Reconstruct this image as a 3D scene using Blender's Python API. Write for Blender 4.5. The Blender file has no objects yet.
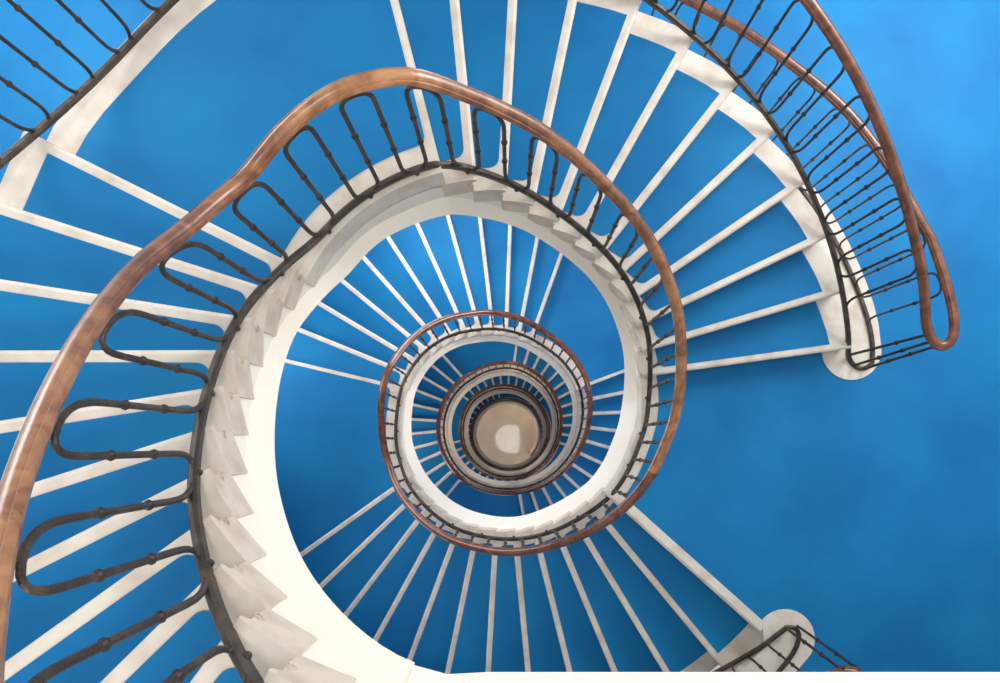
import bpy, bmesh, math
from math import radians, degrees, pi, cos, sin, atan2, hypot
from mathutils import Vector
from mathutils.geometry import tessellate_polygon

scn = bpy.context.scene
col = scn.collection
S, V = 1.15, 0.92            # metres per plan unit / per depth unit
D1, H = 6.913, 0.2094        # depth of the first floor below the camera, riser
OX, OY = -0.078, 0.330       # well centre relative to the camera

# ------------------------------------------------------------------ measured curves
G0, GS = -260.0, 10.0
RB = [0.954, 0.954, 0.954, 0.954, 0.951, 0.95, 0.945, 0.944, 0.949, 0.955, 0.952, 0.955, 0.954, 0.948, 0.942, 0.937, 0.935, 0.936, 0.937, 0.939, 0.953, 0.976, 0.998, 1.011, 1.019, 1.017, 1.024, 1.025, 1.017, 1.023, 1.029, 1.033, 1.045, 1.063, 1.08, 1.092, 1.104, 1.12, 1.124, 1.122, 1.123, 1.109, 1.083, 1.044, 1.015, 1.0, 0.997, 1.003, 1.007, 1.003, 0.995, 0.98, 0.98, 0.98, 0.98, 0.98, 0.98]
HR = [1.10, 1.095, 1.09, 1.085, 1.08, 1.075, 1.072, 1.07, 1.063, 1.043, 1.023, 1.066, 1.132, 1.167, 1.17, 1.107, 1.028, 1.022, 1.052, 1.073, 1.064, 1.069, 1.075, 1.106, 1.159, 1.225, 1.284, 1.221, 1.178, 1.119, 1.016, 1.029, 1.022, 0.949, 0.966, 0.981, 0.954, 0.942, 0.955, 0.952, 0.912, 0.908, 0.965, 1.084, 1.215, 1.275, 1.32, 1.319, 1.319, 1.33, 1.342, 1.375, 1.409, 1.414, 1.41, 1.40, 1.35]
CR = [0.66, 0.62, 0.60, 0.601, 0.619, 0.631, 0.621, 0.589, 0.549, 0.506, 0.489, 0.474, 0.443, 0.437, 0.489, 0.543, 0.553, 0.498, 0.43, 0.40, 0.39, 0.40, 0.453, 0.522, 0.563, 0.596, 0.682, 0.785, 0.84, 0.873, 0.927, 0.987, 1.036, 1.046, 0.924, 0.918, 0.976, 1.024, 0.98, 0.941, 0.876, 0.704, 0.54, 0.45, 0.40, 0.38, 0.37, 0.37, 0.37, 0.37, 0.38, 0.38, 0.39, 0.391, 0.396, 0.40, 0.42]


def tab(T, psi):
    t = (psi - G0) / GS
    if t <= 0: return T[0]
    if t >= len(T) - 1: return T[-1]
    i = int(t); f = t - i
    a = T[max(i - 1, 0)]; b = T[i]; c = T[i + 1]; d = T[min(i + 2, len(T) - 1)]
    return b + .5 * f * (c - a + f * (2 * a - 5 * b + 4 * c - d + f * (3 * (b - c) + d - a)))


def smooth_step(x): x = max(0, min(1, x)); return x * x * (3 - 2 * x)


def ptab(T, x):
    if x <= T[0][0]: return T[0][1]
    for (a, u), (b, v) in zip(T, T[1:]):
        if x <= b:
            f = (x - a) / (b - a); f = f * f * (3 - 2 * f) if False else f
            return u + (v - u) * f
    return T[-1][1]


RO_T = [(-262, 2.30), (-200, 2.30), (-170, 2.22), (-157, 2.15), (-150, 2.115), (-143, 2.12), (-136, 2.14), (-110, 2.14), (-75, 2.14), (-60, 2.165), (-45, 2.22),
        (-27, 2.275), (-17, 2.32), (-8, 2.355), (0, 2.40), (30, 2.5), (50, 2.5), (600, 2.5)]


def Rb(psi): return tab(RB, psi) if psi < 300 else tab(RB, 300)
def Ro(psi):
    s = 0; w = 0
    for k in range(-3, 4):
        q = math.exp(-k * k / 4); s += q * ptab(RO_T, psi + 4 * k); w += q
    return s / w


def RoS(p): return Ro(p) + .045 * math.exp(-((p + 150) / 8) ** 2)


# nosing angle of each level (level 0 = first floor, counted downward)
FLIGHTS = [  # name, first level, number of risers, psi of first nosing, step angle
    (-25, 13, -260.0, 8.88), (-12, 12, -104.4, 8.78), (0, 13, 41.8, 8.56), (13, 12, 193.3, 8.76),
    (25, 12, 339.4, 9.12), (37, 12, 489.3, 8.99), (49, 12, 638.0, 9.0), (61, 12, 788.0, 9.0),
    (73, 12, 938.0, 9.0), (85, 12, 1088.0, 9.0), (97, 12, 1238.0, 9.0), (109, 12, 1388.0, 9.0)]
LAST = 121
NOSE = {}
KN = [(-400.0, -25.0)]
for l0, n, a, d in FLIGHTS:
    for i in range(n):
        NOSE[l0 + i] = a + i * d
        KN.append((a + i * d, l0 + i))
    KN.append((a + n * d, l0 + n))
KN.append((1800.0, LAST))


def pitch(psi):               # depth of the nosing line
    for (a, u), (b, v) in zip(KN, KN[1:]):
        if psi <= b:
            return D1 + H * (u + (v - u) * (psi - a) / (b - a))
    return D1 + H * LAST


def spitch(psi, w=5.0):       # softened nosing line for the rails
    s = 0; t = 0
    for k in range(-3, 4):
        q = math.exp(-k * k / 4.5); s += q * pitch(psi + k * w / 2); t += q
    return s / t


def lev(k): return D1 + H * k


def P(psi, r, D):
    a = -radians(psi)
    return Vector((r * cos(a) * S, r * sin(a) * S, (D1 - D) * V))


# ------------------------------------------------------------------ materials
def mat(name, colr, rough=.6, noise=None, metal=0.0, coat=0.0, spec=.5, bump=0.0, bscale=60):
    m = bpy.data.materials.new(name); m.use_nodes = True
    nt = m.node_tree; b = nt.nodes['Principled BSDF']
    b.inputs['Base Color'].default_value = (*colr, 1)
    b.inputs['Roughness'].default_value = rough
    b.inputs['Metallic'].default_value = metal
    b.inputs['Coat Weight'].default_value = coat
    b.inputs['Specular IOR Level'].default_value = spec
    tc = nt.nodes.new('ShaderNodeTexCoord')
    if noise:
        scale, c2, det, lo, hi = noise
        n = nt.nodes.new('ShaderNodeTexNoise'); n.inputs['Scale'].default_value = scale; n.inputs['Detail'].default_value = det
        r = nt.nodes.new('ShaderNodeMapRange'); r.inputs['From Min'].default_value = lo; r.inputs['From Max'].default_value = hi
        x = nt.nodes.new('ShaderNodeMix'); x.data_type = 'RGBA'
        x.inputs[6].default_value = (*colr, 1); x.inputs[7].default_value = (*c2, 1)
        nt.links.new(tc.outputs['Object'], n.inputs['Vector']); nt.links.new(n.outputs['Fac'], r.inputs['Value'])
        nt.links.new(r.outputs['Result'], x.inputs[0]); nt.links.new(x.outputs[2], b.inputs['Base Color'])
    if bump:
        n2 = nt.nodes.new('ShaderNodeTexNoise'); n2.inputs['Scale'].default_value = bscale; n2.inputs['Detail'].default_value = 4
        bp = nt.nodes.new('ShaderNodeBump'); bp.inputs['Strength'].default_value = bump; bp.inputs['Distance'].default_value = .01
        nt.links.new(tc.outputs['Object'], n2.inputs['Vector']); nt.links.new(n2.outputs['Fac'], bp.inputs['Height'])
        nt.links.new(bp.outputs['Normal'], b.inputs['Normal'])
    return m


M = {}
M['stone'] = mat('pale_stone', (.74, .68, .60), .6, (7, (.60, .50, .41), 8, .42, .72), bump=.15)
M['stone_end'] = mat('worn_stone', (.68, .58, .49), .65, (9, (.52, .42, .34), 8, .42, .75), bump=.3, bscale=30)  # darker beige than the treads, on step ends facing the well
M['plaster'] = mat('cream_plaster', (.90, .84, .74), .7, (3, (.88, .80, .69), 4, .45, .75), bump=.05)
M['blue'] = mat('blue_linoleum', (.0025, .145, .38), .6, (1.3, (.0045, .20, .46), 6, .35, .7), spec=.22, bump=.04, bscale=20)
M['iron'] = mat('wrought_iron', (.045, .034, .027), .45, (14, (.095, .07, .052), 5, .45, .7), metal=.35, bump=.3, bscale=80)
M['ground'] = mat('worn_stone_floor', (.62, .52, .42), .04, (2.0, (.52, .43, .35), 8, .4, .7), spec=.35)
M['wall'] = mat('blue_wall_paint', (.02, .16, .42), .7)
M['white_wall'] = mat('white_wall_paint', (.86, .85, .82), .8)


LIT_OFFSET = (0.0, 2.7, 0.0)  # shifts the noise so its light-painted pale patches fall on the left


def wood(name='varnished_wood', lit=False):
    m = bpy.data.materials.new(name); m.use_nodes = True
    nt = m.node_tree; b = nt.nodes['Principled BSDF']
    tc = nt.nodes.new('ShaderNodeTexCoord')
    n = nt.nodes.new('ShaderNodeTexNoise'); n.inputs['Scale'].default_value = 9; n.inputs['Detail'].default_value = 8; n.inputs['Distortion'].default_value = 1.2
    r = nt.nodes.new('ShaderNodeValToRGB')
    r.color_ramp.elements[0].position = .35; r.color_ramp.elements[0].color = (.085, .024, .012, 1)
    r.color_ramp.elements[1].position = .68; r.color_ramp.elements[1].color = (.25, .085, .035, 1)
    nt.links.new(tc.outputs['Object'], n.inputs['Vector']); nt.links.new(n.outputs['Fac'], r.inputs['Fac'])
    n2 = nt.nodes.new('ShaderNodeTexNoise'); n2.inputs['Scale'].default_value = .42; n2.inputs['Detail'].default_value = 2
    mp = nt.nodes.new('ShaderNodeMapping'); mp.inputs['Location'].default_value = LIT_OFFSET
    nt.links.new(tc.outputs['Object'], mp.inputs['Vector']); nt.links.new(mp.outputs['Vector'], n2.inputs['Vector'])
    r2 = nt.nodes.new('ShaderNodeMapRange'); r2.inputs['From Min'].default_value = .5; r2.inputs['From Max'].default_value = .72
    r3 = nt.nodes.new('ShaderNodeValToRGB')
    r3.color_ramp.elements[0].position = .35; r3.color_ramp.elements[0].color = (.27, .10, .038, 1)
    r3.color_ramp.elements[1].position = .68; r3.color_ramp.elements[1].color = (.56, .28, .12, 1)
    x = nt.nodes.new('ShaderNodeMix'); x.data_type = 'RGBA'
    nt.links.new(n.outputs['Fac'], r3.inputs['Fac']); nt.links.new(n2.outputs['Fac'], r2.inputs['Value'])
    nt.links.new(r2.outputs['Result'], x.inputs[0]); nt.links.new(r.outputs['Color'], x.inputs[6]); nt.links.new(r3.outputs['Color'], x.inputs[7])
    nt.links.new((x.outputs[2] if lit else r.outputs['Color']), b.inputs['Base Color'])
    b.inputs['Roughness'].default_value = .36; b.inputs['Coat Weight'].default_value = .45; b.inputs['Coat Roughness'].default_value = .2
    return m


M['wood'] = wood()
M['wood_worn'] = wood('worn_varnished_wood', True)  # paler tan patches stand in for light on the left stretch of rail


# ------------------------------------------------------------------ object helpers
def link(name, bm, m, parent=None, smooth=False):
    bmesh.ops.remove_doubles(bm, verts=bm.verts, dist=1e-5)
    bmesh.ops.recalc_face_normals(bm, faces=bm.faces)
    me = bpy.data.meshes.new(name); bm.to_mesh(me); bm.free()
    for mm in (m if isinstance(m, (list, tuple)) else [m]): me.materials.append(mm)
    if smooth:
        for p in me.polygons: p.use_smooth = True
        me.set_sharp_from_angle(angle=radians(38))
    o = bpy.data.objects.new(name, me); col.objects.link(o)
    if parent: o.parent = parent
    return o


def thing(name, label, cat, group=None):
    o = bpy.data.objects.new(name, None); col.objects.link(o)
    o['label'] = label; o['category'] = cat
    if group: o['group'] = group
    return o


def at_base(root, loc):
    """move the Empty to its base without moving its parts"""
    loc = Vector(loc); root.location = loc
    for c in root.children:
        c.location = c.location - loc


def ring(bm, rings, closed_profile=True, cap=True):
    """loft a list of point rings"""
    vs = [[bm.verts.new(p) for p in r] for r in rings]
    n = len(vs[0])
    for a, b in zip(vs, vs[1:]):
        for i in range(n if closed_profile else n - 1):
            j = (i + 1) % n
            bm.faces.new((a[i], a[j], b[j], b[i]))
    if cap and closed_profile:
        bm.faces.new(vs[0][::-1]); bm.faces.new(vs[-1])
    return vs


def prism(bm, poly, z0, z1, mi_top=0):
    """vertical prism of a plan polygon (metres)"""
    a = [bm.verts.new((x, y, z0)) for x, y in poly]; b = [bm.verts.new((x, y, z1)) for x, y in poly]
    n = len(poly)
    for i in range(n):
        j = (i + 1) % n
        bm.faces.new((a[i], a[j], b[j], b[i]))
    for t in tessellate_polygon([[Vector((x, y, 0)) for x, y in poly]]):
        bm.faces.new([b[i] for i in t]); bm.faces.new([a[i] for i in t][::-1])


def frame_sweep(bm, pts, prof, up=Vector((0, 0, 1)), cap=True):
    """sweep a profile [(side, up)] along pts keeping it upright"""
    rings = []
    n = len(pts)
    for i, p in enumerate(pts):
        t = (pts[min(i + 1, n - 1)] - pts[max(i - 1, 0)]).normalized()
        s = t.cross(up)
        if s.length < 1e-4: s = Vector((1, 0, 0))
        s.normalize(); u = s.cross(t).normalized()
        rings.append([p + s * a + u * b for a, b in prof])
    ring(bm, rings, True, cap)


def tube_pts(bm, pts, w, h, n0):
    """flat-bar sweep with a transported frame; n0 = direction of the bar's thin side"""
    rings = []
    n = len(pts)
    for i, p in enumerate(pts):
        t = (pts[min(i + 1, n - 1)] - pts[max(i - 1, 0)]).normalized()
        nn = n0[i] if isinstance(n0, list) else n0
        nn = (nn - t * nn.dot(t)).normalized(); s = t.cross(nn)
        q = []
        for k in range(8):
            a = pi / 8 + k * pi / 4
            q.append(p + nn * (h * cos(a) * 1.05) + s * (w * sin(a) * 1.05))
        rings.append(q)
    ring(bm, rings)


HAND = [(-.043, -.004), (-.041, .010), (-.034, .018), (-.028, .017), (-.022, .025), (-.010, .030), (.010, .030),
        (.022, .025), (.028, .017), (.034, .018), (.041, .010), (.043, -.004), (.034, -.016), (.020, -.026), (-.020, -.026), (-.034, -.016)]
HAND = [(x * .82, z) for x, z in HAND]

# ------------------------------------------------------------------ steps, flights, landings
IN_F = .958                   # stone face inside the well, as a share of the rail radius


def arc(psi0, psi1, rf, n):
    return [(psi0 + (psi1 - psi0) * i / n, rf(psi0 + (psi1 - psi0) * i / n)) for i in range(n + 1)]


def xy(psi, r):
    a = -radians(psi); return (r * cos(a) * S, r * sin(a) * S)


def offset_pt(psi_line, d, r):
    """point at radius r, a distance d (units) behind the radial line psi_line"""
    return psi_line - degrees(math.asin(min(.9, d / r)))


def step_block(bm, ps_front, ps_back, zt, thick, outer_extra=.022, n=4):
    """solid stone step: rounded nosing on the front edge"""
    ri = lambda p: Rb(p) * IN_F
    ro = lambda p: RoS(p) + outer_extra
    # front offset (overhang of nosing beyond the riser line)
    fr = [(-.006, .0), (.004, -.006), (.009, -.018), (.004, -.032), (-.010, -.040), (-.014, -.05)]
    top = (D1 - zt) * V
    # build as a loft over radial stations: cross-section polygon in (angular distance, z)
    NR = 6
    rings = []
    for k in range(NR + 1):
        t = k / NR
        q = []
        # front profile
        rr_f = ri(ps_front) + (ro(ps_front) - ri(ps_front)) * t
        rr_b = ri(ps_back) + (ro(ps_back) - ri(ps_back)) * t
        for dx, dz in fr:
            p = offset_pt(ps_front, -dx, rr_f); x, y = xy(p, rr_f); q.append(Vector((x, y, top + dz)))
        p = offset_pt(ps_front, .012, rr_f); x, y = xy(p, rr_f); q.append(Vector((x, y, top - thick)))
        # bottom back, top back, with a mid point so curved ends follow the well
        for f in (.5, 1.0):
            pm = ps_front + (ps_back - ps_front) * f
            rm = ri(pm) + (ro(pm) - ri(pm)) * t
            x, y = xy(pm, rm); q.append(Vector((x, y, top - thick)))
        for f in (1.0, .5):
            pm = ps_front + (ps_back - ps_front) * f
            rm = ri(pm) + (ro(pm) - ri(pm)) * t
            x, y = xy(pm, rm); q.append(Vector((x, y, top)))
        rings.append(q)
    ring(bm, rings)


def carpet(bm, ps_front, ps_back, zt, m_in, m_out, nose=.036, rad=.045, n=3, backm=0.0):
    """blue inlay: polygon with a rounded front inner corner"""
    z = (D1 - zt) * V
    pts = []
    rin = lambda p: Rb(p) + m_in
    rout = lambda p: RoS(p) - m_out
    # inner edge from back to front
    ang_n = degrees(nose / rin(ps_front)); end = ps_front - ang_n
    ra = degrees(rad / rin(end))
    pb = ps_back + (degrees(backm / rin(ps_back)) if backm else 0)
    L = end - ra
    for i in range(n + 1):
        p = pb + (L - pb) * i / n; pts.append(xy(p, rin(p)))
    for i in range(1, 6):
        a = i / 5 * pi / 2
        p = L + ra * sin(a); pts.append(xy(p, rin(p) + rad * (1 - cos(a))))
    for i in range(1, 7):
        t = i / 6; r = rin(end) + rad + (rout(end) - rin(end) - rad) * t
        pts.append(xy(offset_pt(ps_front, nose, r), r))
    po = offset_pt(ps_front, nose, rout(ps_front))
    pbo = ps_back + (degrees(backm / rout(ps_back)) if backm else 0)
    m = max(n, 3)
    for i in range(1, m + 1):
        p = po + (pbo - po) * i / m; pts.append(xy(p, rout(p)))
    prism(bm, pts[::-1], z - .002, z + .004)


def rosette(name, parent, pos, radial):
    bm = bmesh.new()
    t = Vector((-radial.y, radial.x, 0))
    pts = []
    for k in range(22):
        a = k / 21 * 3.3 * pi; r = .003 + .015 * k / 21
        pts.append(pos + t * (r * cos(a)) + Vector((0, 0, r * sin(a))))
    tube_pts(bm, pts, .002, .003, radial)
    return link(name, bm, M['stone_end'], parent, True)


def strip_slab(bm, ps0, ps1, n, fin_top, fin_bot, dtop, dbot, fout):
    rings = []
    for i in range(n + 1):
        p = ps0 + (ps1 - ps0) * i / n; D = spitch(p, 4)
        rings.append([P(p, fin_top(p), D + dtop(p)), P(p, fin_bot(p), D + dbot(p)), P(p, fout(p), D + dbot(p)), P(p, fout(p), D + dtop(p))])
    ring(bm, rings)


def cream_r(p): return Rb(p) * .90
def cream_d(p): return tab(CR, p) if p < 300 else .42


def fascia(bm, ps0, ps1, n):
    """plaster face below the steps: upright, then a cove swelling into the well"""
    rings = []
    for i in range(n + 1):
        p = ps0 + (ps1 - ps0) * i / n; D = spitch(p, 4); c = cream_d(p); r = Rb(p); m = min(.44, c - .06)
        rings.append([P(p, r * .967, D + min(.25, m - .05)), P(p, r * .965, D + m), P(p, r * .935, D + m + (c - m) * .35), P(p, cream_r(p), D + c),
                      P(p, r * 1.08, D + c), P(p, r * 1.08, D + .25)])
    ring(bm, rings)


def stringer(parent, ps0, ps1, landing=False):
    bm = bmesh.new()
    fascia(bm, ps0, ps1, max(4, int((ps1 - ps0) / 3)))
    return link('stringer', bm, M['plaster'], parent, True)


FLOOR_NAMES = ['topmost', 'second', 'third', 'fourth', 'fifth']
fl_labels = [
    'near flight of blue steps sweeping up the left edge of the photo',
    'wide flight of blue steps fanning across the top to the round stone end at right',
    'flight of blue steps fanning out below the lower reddish handrail ring',
    'flight of blue steps fanning above the lower handrail ring',
    'narrow flight of blue steps just right of the middle ring',
    'narrow flight of blue steps between second and third rings, on the left',
    'tiny ring of deep steps arching above the third ring',
    'tiny deep steps below the dark fourth ring',
    'deep flight of steps, two levels above the ground floor',
    'deep flight of steps, barely visible right of the ground floor disc',
    'lowest but one flight, glimpsed at the bottom of the well',
    'lowest flight of steps, circling the stone ground floor',
]
flights = []
for fi, (l0, n, a, d) in enumerate(FLIGHTS):
    root = thing('stair_flight', fl_labels[fi], 'stairs', 'flights of the spiral staircase')
    flights.append(root)
    for i in range(1, n):
        k = l0 + i
        pf, pb = NOSE[k], NOSE[k - 1]
        bm = bmesh.new()
        step_block(bm, pf, pb - 1.2, lev(k), .195)
        st = link('step', bm, [M['stone'], M['stone_end']], root)
        for f in st.data.polygons:
            if abs(f.normal.z) < .3 and hypot(f.center.x, f.center.y) < S * 1.2 and (f.normal.x * f.center.x + f.normal.y * f.center.y) < -.6 * hypot(f.center.x, f.center.y): f.material_index = 1
        if True:
            bm = bmesh.new()
            carpet(bm, pf, pb + .05, lev(k), .068 if fi != 0 else .05, .11)
            link('carpet_inlay', bm, M['blue'], st)
        if fi in (0, 1):
            p = pf - 1.5
            rosette('scroll_ornament', st, P(p, Rb(p) * IN_F - .003, lev(k) + .10), Vector((cos(-radians(p)), sin(-radians(p)), 0)))
    stringer(root, a, a + n * d)
    bm = bmesh.new()
    strip_slab(bm, a + 1, a + n * d - 1, max(4, int(n * d / 4)), lambda p: Rb(p) * 1.0, lambda p: Rb(p) * 1.0, lambda p: .30, lambda p: .42, lambda p: Ro(p) + .02)
    link('soffit', bm, M['plaster'], root, True)
    bm = bmesh.new()      # outer string face
    strip_slab(bm, a, a + n * d, max(4, int(n * d / 4)), lambda p: Ro(p) - .05, lambda p: Ro(p) - .05, lambda p: .26, lambda p: .42, lambda p: Ro(p) + .015)
    link('outer_stringer', bm, M['plaster'], root, True)

land_labels = [
    'large blue landing at upper left joining the two top flights',
    'bright blue landing left of the lower handrail ring',
    'small dark blue landing below the second handrail ring',
    'tiny landing deep in the well beside the fourth ring',
    'dark landing almost at the bottom of the well',
    'lowest landing deep at the bottom of the well',
]


def sector(psi0, psi1, rin, rout, n):
    pts = [xy(p, r) for p, r in arc(psi0, psi1, rin, n)]
    pts += [xy(p, r) for p, r in arc(psi1, psi0, rout, n)]
    return pts


li = 0
for fi in range(1, len(FLIGHTS)):
    l0, n, a, d = FLIGHTS[fi]
    pl0, pn, pa, pd = FLIGHTS[fi - 1]
    start = pa + (pn - 1) * pd          # nosing above the landing
    k = l0
    if fi % 2 == 1:                     # half landing
        root = thing('stair_landing', land_labels[li], 'landing', 'half landings of the spiral staircase'); li += 1
        mtl = root
        bm = bmesh.new()
        N = 14
        poly = sector(start - 1.2, a, lambda p: Rb(p) * IN_F, lambda p: RoS(p) + .035, N)
        prism(bm, poly, (D1 - lev(k)) * V - .19, (D1 - lev(k)) * V)
        link('slab', bm, M['stone'], root)
        bm = bmesh.new(); carpet(bm, a, start + .05, lev(k), .10, .11, n=N)
        link('carpet_inlay', bm, M['blue'], root)
        stringer(root, pa + pn * pd, a)
        bm = bmesh.new()
        poly = sector(start, a, lambda p: Rb(p), lambda p: Ro(p) + .03, N)
        prism(bm, poly, (D1 - lev(k)) * V - .36, (D1 - lev(k)) * V - .20)
        link('soffit', bm, M['plaster'], root)

# ------------------------------------------------------------------ setting: floors
def structure(o): o['kind'] = 'structure'; return o


def Rc(p):                    # centre of the stone kerb round the first-floor opening
    return ptab([(-150, 2.45), (-80, 2.34), (-61, 2.305), (-47, 2.335), (-39, 2.385), (-25, 2.425), (-12, 2.46), (-7, 2.45), (40, 2.585), (80, 2.6), (180, 2.5), (210, 2.45)], p)


XW, YW = 4.9, 4.4
z1 = 0.0
k0, k1 = NOSE[-1], NOSE[0]              # first floor lies between these angles
# blue floor: outer rectangle minus the hole, as a fan of quads
bm = bmesh.new()


def rect_hit(p):
    a = -radians(p); c, s = cos(a), sin(a)
    t = min(XW / abs(c) if abs(c) > 1e-6 else 1e9, YW / abs(s) if abs(s) > 1e-6 else 1e9)
    return (t * c, t * s)


angs = sorted(set([k0 + (k1 - k0) * i / 16 for i in range(17)] + [k1 + (360 - (k1 - k0)) * i / 90 for i in range(91)]
              + [degrees(atan2(y, x)) * -1 % 360 for x, y in ((XW, YW), (-XW, YW), (-XW, -YW), (XW, -YW))]))
angs = [p if p >= k0 else p + 360 for p in angs]; angs = sorted(p for p in angs if k0 <= p <= k0 + 360)


def hole_r(p, side):
    q = p if p < k0 + 360 - 1e-6 else p
    if k0 <= p <= k1 and side != 'after': return Rb(p) + .075
    return Rc(p if p < 180 else p - 360) + .0


prev = None
for i, p in enumerate(angs):
    for side in (('in', 'after') if abs(p - k1) < 1e-6 else ('in',)):
        r = Rb(p) + .075 if (k0 - 1e-6 <= p <= k1 + 1e-6 and side == 'in') else Rc(p if p < 180 else p - 360)
        if abs(p - (k0 + 360)) < 1e-6: r = Rc(-7)
        i_top = Vector((*xy(p, r), .004)); o_top = Vector((*rect_hit(p), .004))
        i_bot = Vector((i_top.x, i_top.y, -.05)); o_bot = Vector((o_top.x, o_top.y, -.05))
        cur = [bm.verts.new(v) for v in (i_top, o_top, o_bot, i_bot)]
        if prev and side == 'in':
            for u in range(4):
                w = (u + 1) % 4
                bm.faces.new((prev[u], prev[w], cur[w], cur[u]))
        prev = cur
fl1 = structure(link('floor', bm, M['blue']))
# stone margin of the first floor at the well and its slab
bm = bmesh.new()
poly = sector(k0 - 1.2, k1, lambda p: Rb(p) * IN_F, lambda p: Rc(p), 16)
prism(bm, poly, -.22, .0)
o = structure(link('floor_slab', bm, M['stone'])); o.name = 'trim_1'
# nosing strip of the first step down (first floor edge)
bm = bmesh.new()
rings = []
for t in range(7):
    r = Rb(k1) * IN_F + (Rc(k1) - .16 - Rb(k1) * IN_F) * t / 6
    q = []
    for dx, dz in ((-.058, .006), (.0, .006), (.014, -.006), (.018, -.02), (.01, -.034), (-.01, -.05), (-.058, -.05)):
        x, y = xy(offset_pt(k1, -dx, r), r); q.append(Vector((x, y, dz + .001)))
    rings.append(q)
ring(bm, rings)
structure(link('trim_2', bm, M['stone']))
# well fascia + soffit of first floor
bm = bmesh.new()
fascia(bm, FLIGHTS[1][2] + 12 * FLIGHTS[1][3], k1, 14)
structure(link('trim_3', bm, M['plaster'], None, True))

# kerb: stone band with rounded ends under the guard rail
bm = bmesh.new()
band = []
W = .205
for i in range(0, 97):
    p = 40.3 + (352.5 - 40.3) * i / 96; q = p if p < 180 else p - 360
    band.append((p, Rc(q)))
outl = [xy(p, r + W) for p, r in band]
inl = [xy(p, r - W + (W - .065) * smooth_step((p - 40.6) / 1.2) * smooth_step((330 - p) / 20)) for p, r in band]
c1 = Vector(xy(*band[-1])); c0 = Vector(xy(*band[0]))
poly = list(outl)
v = Vector(outl[-1]) - c1; a0 = atan2(v.y, v.x)
for i in range(1, 20):
    a = a0 - pi * i / 20; poly.append((c1.x + W * S * cos(a), c1.y + W * S * sin(a)))
poly += inl[::-1]
v = Vector(inl[0]) - c0; a0 = atan2(v.y, v.x)
for i in range(1, 20):
    a = a0 - pi * i / 20; poly.append((c0.x + W * S * cos(a), c0.y + W * S * sin(a)))
prism(bm, poly, -.25, .012)
structure(link('trim_4', bm, M['stone']))

# lower floors (seen only as sectors at the well)
for fi in (4, 6, 8, 10):
    l0, n, a, d = FLIGHTS[fi]; pl0, pn, pa, pd = FLIGHTS[fi - 1]; start = pa + (pn - 1) * pd
    z = (D1 - lev(l0)) * V
    bm = bmesh.new()
    prism(bm, sector(start - 1.2, a, lambda p: Rb(p) * IN_F, lambda p: 2.9, 16), z - .22, z)
    s = structure(link('floor', bm, M['stone']))
    bm = bmesh.new()
    carpet(bm, a, start + .05, lev(l0), .10, -.45, n=16)
    structure(link('floor', bm, M['blue']))
    bm = bmesh.new()
    fascia(bm, pa + pn * pd, a, 14)
    structure(link('trim_5', bm, M['plaster'], None, True))
# ground floor
ZG = (D1 - lev(LAST)) * V
bm = bmesh.new()
prism(bm, [xy(p, 3.3) for p in range(0, -360, -6)], ZG - .2, ZG)
structure(link('floor', bm, M['ground']))

# top floor with its straight fascia (the camera looks over its edge)
ZT = 25 * H * V
psi_s = NOSE[-25]
bm = bmesh.new()
ye = -.905 * S
poly = []
for i in range(8):
    p = psi_s + (-268.0 - psi_s) * i / 7 if False else psi_s
r0 = Rb(psi_s) * IN_F
x0, y0 = xy(psi_s, r0)
xo, yo = xy(psi_s, 2.4)
poly = [(x0, y0), (x0 + .10, ye - .02), (x0 + .22, ye), (XW, ye), (XW, -YW), (xo - .45, -YW), (xo, yo)]
prism(bm, poly, ZT - .2, ZT)
structure(link('floor', bm, M['stone']))
bm = bmesh.new()
dT = .66
poly_t = [(x0 + .0, y0 - .01), (x0 + .10, ye - .03), (x0 + .22, ye - .01), (XW, ye - .01), (XW, ye - .4), (x0, ye - .4)]
xi, yi = xy(psi_s, Rb(psi_s) * .90)
yb = -.862 * S
poly_b = [(xi, yi), (xi + .09, yb - .006), (xi + .2, yb), (XW, yb), (XW, ye - .4), (x0, ye - .4)]
A = [bm.verts.new((x, y, ZT - .19)) for x, y in poly_t]; B = [bm.verts.new((x, y, ZT - dT * V)) for x, y in poly_b]
for i in range(6):
    j = (i + 1) % 6; bm.faces.new((A[i], A[j], B[j], B[i]))
bm.faces.new(A); bm.faces.new(B[::-1])
structure(link('trim_6', bm, M['plaster']))

# walls: shaft below the first floor, hall walls above
bm = bmesh.new()
rings = []
for z in (ZG, -.3):
    rings.append([Vector((*xy(p, 2.95), z)) for p in range(0, 360, 6)])
for z in (-.3, ZG):
    rings.append([Vector((*xy(p, 3.1), z)) for p in range(0, 360, 6)])
vs = [[bm.verts.new(p) for p in r] for r in rings]
n = 60
for a, b in zip(vs, vs[1:] + vs[:1]):
    for i in range(n):
        j = (i + 1) % n; bm.faces.new((a[i], a[j], b[j], b[i]))
structure(link('wall_stairwell', bm, M['wall']))


def box(bm, x0, x1, y0, y1, z0, z1):
    v = [bm.verts.new((x, y, z)) for x in (x0, x1) for y in (y0, y1) for z in (z0, z1)]
    for f in ((0, 1, 3, 2), (4, 6, 7, 5), (0, 4, 5, 1), (2, 3, 7, 6), (0, 2, 6, 4), (1, 5, 7, 3)):
        bm.faces.new([v[i] for i in f])


ZW = 8.4
for nm, b in (('wall_left', (-XW - .15, -XW, -YW, YW)), ('wall_right', (XW, XW + .15, -YW, YW)), ('wall_front', (-XW, XW, -YW - .15, -YW)), ('wall_back', (-XW, XW, YW, YW + .15))):
    bm = bmesh.new(); box(bm, *b, -.05, ZW); structure(link(nm, bm, M['white_wall']))

# ------------------------------------------------------------------ balustrades



def tangent(path, u):
    e = .25
    return (path(u + e, 0) - path(u - e, 0)).normalized()


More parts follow.
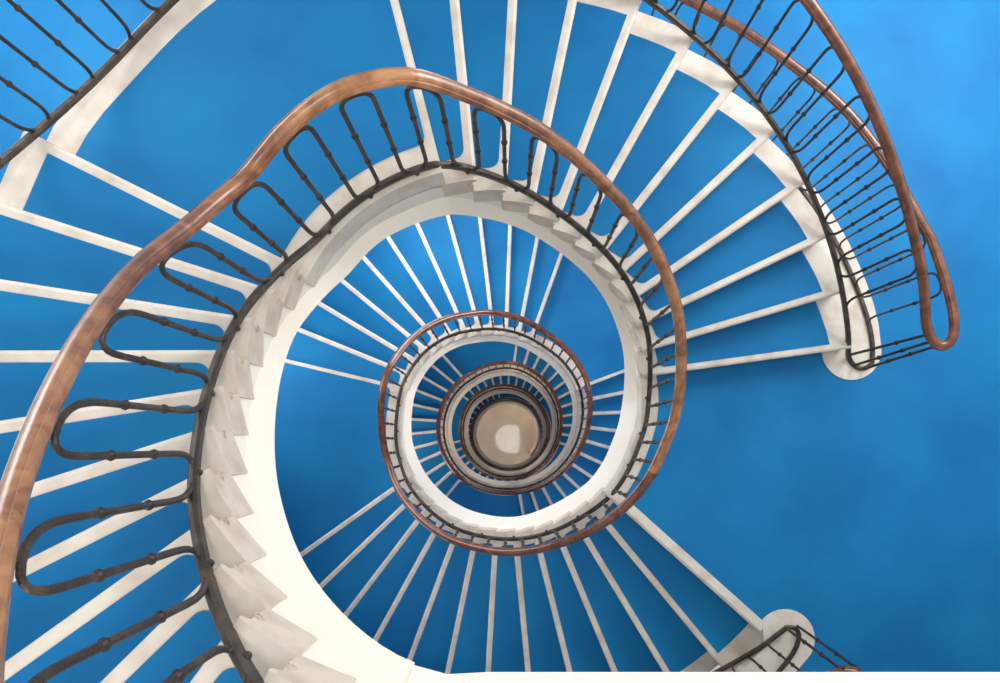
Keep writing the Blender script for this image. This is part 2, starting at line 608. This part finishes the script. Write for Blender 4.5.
def rail_mesh(name, pts, parent, m, prof):
    bm = bmesh.new(); frame_sweep(bm, pts, prof); return link(name, bm, m, parent, True)


COLLAR = None


def collar_mesh():
    global COLLAR
    if COLLAR is None:
        bm = bmesh.new()
        prof = [(.0085, -.020), (.0135, -.015), (.0125, -.007), (.019, 0), (.0125, .007), (.0135, .015), (.0085, .020)]
        vs = [[bm.verts.new((r * cos(k * pi / 4), r * sin(k * pi / 4), z)) for k in range(8)] for r, z in prof]
        for a, b in zip(vs, vs[1:]):
            for i in range(8):
                j = (i + 1) % 8; bm.faces.new((a[i], a[j], b[j], b[i]))
        bm.faces.new(vs[0][::-1]); bm.faces.new(vs[-1])
        COLLAR = bpy.data.meshes.new('collar'); bm.to_mesh(COLLAR); bm.free(); COLLAR.materials.append(M['iron'])
        for p in COLLAR.polygons: p.use_smooth = True
    return COLLAR


def serpentine(root, F, u0, period, count, bw, collars=True, detail=True, gap=.03, bf=1.05):
    """F(u, t): point at path parameter u, height share t in 0..1.  One baluster = one hairpin."""
    q = period / 4
    na = 6 if detail else 3
    for j in range(count):
        c = u0 + j * period          # centre of the top arch
        hgt = (F(c, 1) - F(c, 0)).length
        wid = (F(c + q, 0) - F(c - q, 0)).length
        ra = min(.3, 1.45 * (wid / 2) / hgt)       # arc height share
        pts = []
        pts = []
        for i in range(na):
            a = i / na * pi / 2          # from the bottom centre outwards up to the bar
            pts.append(F(c - 2 * q + q * sin(a) ** .75, ra * bf * (1 - cos(a) ** .75)))
        pts.append(F(c - q, ra * bf)); pts.append(F(c - q, .5)); pts.append(F(c - q, 1 - ra))
        for i in range(1, 2 * na):
            a = i / (2 * na) * pi
            pts.append(F(c - q * abs(cos(a)) ** .75 * (1 if cos(a) > 0 else -1), 1 - ra + ra * sin(a) ** .75))
        pts.append(F(c + q, 1 - ra)); pts.append(F(c + q, .5)); pts.append(F(c + q, ra * bf))
        for i in range(na - 1, -1, -1):
            a = i / na * pi / 2
            pts.append(F(c + 2 * q - q * sin(a) ** .75, ra * bf * (1 - cos(a) ** .75 if i else 0)))
        tdir = (F(c + q, 0) - F(c - q, 0)); tdir.z = 0; tdir.normalize()
        nrm = Vector((tdir.y, -tdir.x, 0))
        bm = bmesh.new(); tube_pts(bm, pts, bw * .5, bw * .42, nrm)
        tp = F(c, 1)
        frame = [(tp + Vector((x, y, z))) for z in (-.004, gap) for x, y in ((-.006, -.006), (.006, -.006), (.006, .006), (-.006, .006))]
        ring(bm, [frame[:4], frame[4:]])
        b = link('baluster', bm, M['iron'], root, True)
        if collars:
            for s in (-1, 1):
                for t in (.36, .66):
                    o = bpy.data.objects.new('collar', collar_mesh()); col.objects.link(o); o.parent = b
                    o.location = F(c + s * q, t); o.scale = (.88, .88, .95)


BR = [(-.016, -.014), (.016, -.014), (.018, .010), (.008, .018), (-.008, .018), (-.018, .010)]


def rail_h(p): return tab(HR, p) if p < 300 else 1.2 + .15 * max(0, 1 - (p - 300) / 40)


def innerF(p, t):
    D = spitch(p); return P(p, Rb(p), D - .022 - t * (rail_h(p) - .022 - .085))


def rail_pt(p): return P(p, Rb(p), spitch(p) - rail_h(p))


ARCH = [-259, -245, -230.5, -214.5, -198, -182, -166, -147.5, -132.5, -118, -104.4, -90.4, -76.4, -62.4, -48.4, -34.4, -20.4, -6.4, 7.6, 21.6]


def innerN(n, t):
    n = n + 0.0; i = max(0, min(len(ARCH) - 2, int(math.floor(n)))); return innerF(ARCH[i] + (ARCH[i + 1] - ARCH[i]) * (n - i), t)


SEG = [(-264.0, 28.6), (28.6, 322.6), (322.6, 616.6), (616.6, 910.6), (910.6, 1204.6), (1204.6, 1484.6)]
ilabels = [
    'large wooden handrail on dark iron balusters sweeping from left edge over the top',
    'reddish handrail ring with iron balusters, completing the turn around the well',
    'brown handrail ring on the second turn down, nested in the larger ring',
    'small handrail ring deep in the well, third turn down',
    'dark handrail ring just outside the innermost one',
    'innermost dark handrail ring around the stone ground floor',
]
for si, (s0, s1) in enumerate(SEG):
    root = thing('balustrade', ilabels[si], 'railing', 'balustrades around the stairwell')
    n = int((s1 - s0) / (2.5 if si < 3 else 5))
    us = [s0 + (s1 - s0) * i / n for i in range(n + 1)]
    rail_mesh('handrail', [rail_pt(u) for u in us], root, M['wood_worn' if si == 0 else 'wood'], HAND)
    rail_mesh('bottom_rail', [P(u, Rb(u), spitch(u) - .016) for u in us], root, M['iron'], BR)
    c = s0 + 7; cnt = int(round((s1 - s0) / 14)) if si else len(ARCH)
    if si == 0:
        serpentine(root, innerN, 0, 1.0, len(ARCH), .021, gap=.065)
    else:
        serpentine(root, innerF, c, 14.0, cnt, .018, collars=si < 2, detail=si < 2, gap=.065)
    # small clamps that hold the bottom rail to the steps
    if si < 2:
        for j in range(cnt):
            u = c + j * 14.0 + 7
            if si == 0: u = (ARCH[j] + ARCH[j + 1]) / 2 if j + 1 < len(ARCH) else 28
            if u > s1: continue
            bm = bmesh.new(); ctr = P(u, Rb(u) * .985, spitch(u) - .004)
            bmesh.ops.create_uvsphere(bm, u_segments=8, v_segments=6, radius=.013)
            bmesh.ops.translate(bm, verts=bm.verts, vec=ctr); link('rail_clamp', bm, M['iron'], root, True)

# outer balustrade of the upper flights
GH = 1.12


def outR(p):
    return Ro(p) + (.0 if p > -20 else 0)


def loop_end(cpsi, side):
    pass


# outer path: stair side (u from -262 to ub) then the turn, then the level guard
NE = P(-5.6, 2.50, D1)        # newel point on the first floor


def catmull(pts, per=8):
    out = []
    n = len(pts)
    for i in range(n - 1):
        p0 = pts[max(i - 1, 0)]; p1 = pts[i]; p2 = pts[i + 1]; p3 = pts[min(i + 2, n - 1)]
        for k in range(per):
            f = k / per
            out.append(p1 + .5 * f * ((p2 - p0) + f * (2 * p0 - 5 * p1 + 4 * p2 - p3 + f * (3 * (p1 - p2) + p3 - p0))))
    out.append(pts[-1])
    for _ in range(6):
        out = [out[0]] + [out[i] * .5 + (out[i - 1] + out[i + 1]) * .25 for i in range(1, len(out) - 1)] + [out[-1]]
    return out


def op(p): return pitch(p) if p < -9 else D1


def osm(p):
    s = 0; t = 0
    for k in range(-4, 5):
        q = math.exp(-k * k / 5); s += q * pitch(p + k * 2); t += q
    return s / t


def obase(p): return min(osm(p), pitch(p)) - .035


def ohr(p):                    # handrail drop of the outer balustrade near its end
    return ptab([(-262, 1.04), (-60, 1.04), (-40, 1.05), (-9, .98), (0, .98)], p)


base_path = []; top_path = []
for i in range(0, 101):
    p = -262 + (-9.2 + 262) * i / 100
    base_path.append(P(p, Ro(p), obase(p))); top_path.append(P(p, Ro(p) + .07 + .035 * smooth_step((p + 40) / 30), osm(p) - ohr(p)))
# turn at the newel; base follows the round end, handrail makes the teardrop loop
turn_b = [P(-6.7, 2.41, D1 - .04), P(-5.0, 2.45, D1 - .02), P(-4.3, 2.51, D1 - .02), P(-5.0, 2.575, D1 - .02), P(-7.6, 2.60, D1 - .02), P(-12, 2.60, D1 - .02)]
turn_t = [P(-12.8, 2.465, D1 - 1.29), P(-8.8, 2.505, D1 - 1.13), P(-6.4, 2.55, D1 - 1.07), P(-5.3, 2.61, D1 - 1.07), P(-6.2, 2.675, D1 - 1.08), P(-9, 2.695, D1 - 1.08), P(-13, 2.69, D1 - 1.08)]
root = thing('balustrade', 'iron railing with dark handrail at upper right ending in a teardrop loop', 'railing')
path_b = catmull(base_path[::4] + turn_b[:4], 5)
path_t = catmull(top_path[:97:4] + turn_t + [P(-19, 2.675, D1 - 1.08)], 5)
rail_mesh('handrail', path_t, root, M['wood'], HAND)
rail_mesh('bottom_rail', path_b, root, M['iron'], BR)


def outerF(p, t):
    q = min(p, -4.5)
    D = obase(q) if q < -9.2 else D1 - .03
    bt = P(p, Ro(p), D)
    tp = P(p, Ro(p) + .07 + .035 * smooth_step((p + 40) / 30), osm(p) - ohr(p) + .035)
    return bt + (tp - bt) * t


c = -43.0 - 6.6 * 33
serpentine(root, outerF, c, 6.6, 38, .018, bf=1.5)
# newel bars at the turn
def bar(root, a, b, w=.010):
    bm = bmesh.new(); pts = [a, a.lerp(b, .3), a.lerp(b, .7), b]; tube_pts(bm, pts, w, w * .9, Vector((1, 0, 0)))
    x = link('newel_bar', bm, M['iron'], root, True)
    for t in (.36, .66):
        o = bpy.data.objects.new('collar', collar_mesh()); col.objects.link(o); o.parent = x; o.location = a.lerp(b, t)


for bb, tt in ((turn_b[0], P(-7.1, 2.535, D1 - 1.04)), (turn_b[1], P(-6.2, 2.565, D1 - 1.04)), (turn_b[2], P(-5.6, 2.61, D1 - 1.04))):
    bar(root, bb, tt)


# level guard round the first-floor opening
def Rg(p): return Rc(p if p < 180 else p - 360) + .125


def guardF(p, t):
    bt = P(p, Rg(p), D1 - .03); e = .09
    tp = P(p, Rg(p) + e, D1 - 1.08 + .035)
    return bt + (tp - bt) * t


root = thing('balustrade', 'level iron guard railing behind the upper right flight, around the floor opening', 'railing')
g_b = catmull(turn_b[3:] + [P(-p, Rg(-p), D1 - .02) for p in range(18, 316, 4)], 3)
g_t = catmull(turn_t[3:] + [P(-p, Rg(-p) + .09, D1 - 1.08) for p in range(18, 316, 4)], 3)
# (psi runs from the right-hand newel anticlockwise to the lower newel at psi 40)
e_b = [P(42.0 - 360, Rg(40), D1 - .02), P(38.8 - 360, 2.66, D1 - .02), P(37.6 - 360, 2.59, D1 - .02), P(39.0 - 360, 2.53, D1 - .02)]
e_t = [P(42.0 - 360, 2.80, D1 - 1.08), P(39.2 - 360, 2.76, D1 - 1.08), P(37.9 - 360, 2.69, D1 - 1.07), P(39.3 - 360, 2.62, D1 - 1.05)]


def Rg_(p): return Rc(p if p > -170 else p + 360) + .125


def Pg(p, e, D): return P(p, Rg_(p) + e, D)


g_b = catmull(turn_b[3:] + [Pg(p, 0, D1 - .02) for p in range(-18, -314, -4)] + e_b, 3)
g_t = catmull([P(-19, 2.675, D1 - 1.08)] + [Pg(p, .09, D1 - 1.08) for p in range(-22, -314, -4)] + e_t, 3)
rail_mesh('handrail', g_t, root, M['wood'], HAND)
rail_mesh('bottom_rail', g_b, root, M['iron'], BR)


def guardF(p, t):
    bt = Pg(p, 0, D1 - .03); tp = Pg(p, .09, D1 - 1.045); return bt + (tp - bt) * t


serpentine(root, guardF, -10.5 - 3 - 6.2 * 47, 6.2, 48, .016, collars=True, detail=False)

# outer balustrade of the flight going down from the first floor
root = thing('balustrade', 'iron railing curling round the pale stone end at the bottom right edge', 'railing')


def Ro2(p): return ptab([(36, 2.53), (44, 2.50), (60, 2.48), (144, 2.48)], p)


b2 = [P(39.0, 2.53, D1 - .05), P(40.5, 2.512, D1 - .05), P(42.0, 2.505, D1 - .045), P(43.5, 2.50, D1 - .02)] + [P(p, Ro2(p), obase(p)) for p in range(47, 198, 5)]
t2 = [P(39.3, 2.62, D1 - 1.05), P(41.5, 2.57, D1 - 1.03)] + [P(p, Ro2(p) + .04, osm(p) - 1.0) for p in range(45, 196, 5)]
rail_mesh('handrail', catmull(t2, 3), root, M['wood'], HAND)
rail_mesh('bottom_rail', catmull(b2, 3), root, M['iron'], BR)


def outF2(p, t):
    bt = P(p, Ro2(p), obase(p)); tp = P(p, Ro2(p) + .04, osm(p) - .965); return bt + (tp - bt) * t


serpentine(root, outF2, 44.5, 6.6, 22, .018)
for a, b in ((b2[0], t2[0]), (e_b[2], e_t[2]), (e_b[1], e_t[1])): bar(root, a, b)

# ------------------------------------------------------------------ light
w = bpy.data.worlds.new('World'); scn.world = w; w.use_nodes = True
w.node_tree.nodes['Background'].inputs[0].default_value = (.93, .96, 1, 1)
w.node_tree.nodes['Background'].inputs[1].default_value = .63


def area(name, loc, rot, sx, sy, e, c=(1, 1, 1)):
    l = bpy.data.lights.new(name, 'AREA'); l.shape = 'RECTANGLE'; l.size = sx; l.size_y = sy; l.energy = e; l.color = c
    o = bpy.data.objects.new(name, l); col.objects.link(o); o.location = loc; o.rotation_euler = rot
    return o


area('skylight', (-.2, .2, 10.5), (0, 0, 0), 1.9, 2.6, 170, (1, .98, .94))


def aim(loc, tgt):
    return (Vector(tgt) - Vector(loc)).to_track_quat('-Z', 'Y').to_euler()


L = (-4.4, 3.8, 3.2); area('window_light', L, aim(L, (-2.4, 1.6, 0)), 2.6, 2.4, 230, (.96, .98, 1))  # unseen source added to brighten the floor at upper left
L = (0, -4.2, 7.2); area('window_light', L, aim(L, (0, 2.2, 3.0)), 3.0, 1.8, 170, (1, .96, .90))  # added fill for the fascia under the upper landing
L = (4.5, 3.6, 3.2); area('window_light', L, aim(L, (1.0, .6, 0)), 2.6, 2.4, 330, (.96, .98, 1))

# unseen frames and area lights added to brighten the storeys below the first floor
wn = 0
for zc, angs_, pw in ((-1.35, (168,), 42), (-2.2, (55, 105, -60), 70), (-7.2, (60, -170, -50), 60), (-12.3, (60, 180, -60), 32), (-17.5, (60, 180, -60), 12), (-22.6, (60, 180, -60), 58)):
    for an in angs_:
        wn += 1
        a = radians(an); c = Vector((2.95 * S * cos(a), 2.95 * S * sin(a), zc)); t = Vector((-sin(a), cos(a), 0)); nn = Vector((-cos(a), -sin(a), 0))
        bm = bmesh.new()
        for (u0, u1, w0, w1) in ((-.62, .62, -.82, -.74), (-.62, .62, .74, .82), (-.62, -.54, -.74, .74), (.54, .62, -.74, .74), (-.03, .03, -.74, .74), (-.54, .54, .2, .25)):
            q = []
            for dep in (0.0, .14):
                for u, z_ in ((u0, w0), (u1, w0), (u1, w1), (u0, w1)): q.append(bm.verts.new(c + t * u + nn * dep + Vector((0, 0, z_))))
            for f in ((0, 1, 2, 3), (7, 6, 5, 4), (0, 4, 5, 1), (1, 5, 6, 2), (2, 6, 7, 3), (3, 7, 4, 0)): bm.faces.new([q[k] for k in f])
        structure(link('window_%d' % wn, bm, M['white_wall']))  # added frame around the fill light, out of view
        l = area('window_light', c + nn * .2, aim(c, c + nn + Vector((0, 0, -.15))), 1.1, 1.5, pw, (1, .97, .93) if zc > -5 else (1, .86, .70))

# ------------------------------------------------------------------ camera
cam = bpy.data.cameras.new('camera'); co = bpy.data.objects.new('camera', cam); col.objects.link(co)
co.location = (-OX * S, -OY * S, D1 * V); co.rotation_euler = (0, 0, 0)
cam.sensor_width = 36; cam.lens = 28.8; cam.shift_x = (500 - 510.84) / 1000; cam.shift_y = (444.41 - 341.5) / 1000
cam.clip_start = .05
scn.camera = co

# parts keep their place while each Empty sits at its thing's base
for o in list(col.objects):
    if o.type == 'EMPTY' and o.parent is None and o.children:
        vs = [v for c in o.children if c.type == 'MESH' for v in (c.matrix_basis @ x.co for x in c.data.vertices)]
        zb = min(v.z for v in vs); cx = sum(v.x for v in vs) / len(vs); cy = sum(v.y for v in vs) / len(vs)
        at_base(o, (cx, cy, zb))

scn.view_settings.view_transform = 'Standard'; scn.view_settings.look = 'None'
scn.view_settings.gamma = 1; scn.view_settings.use_curve_mapping = False
scn.view_settings.exposure = 0.0
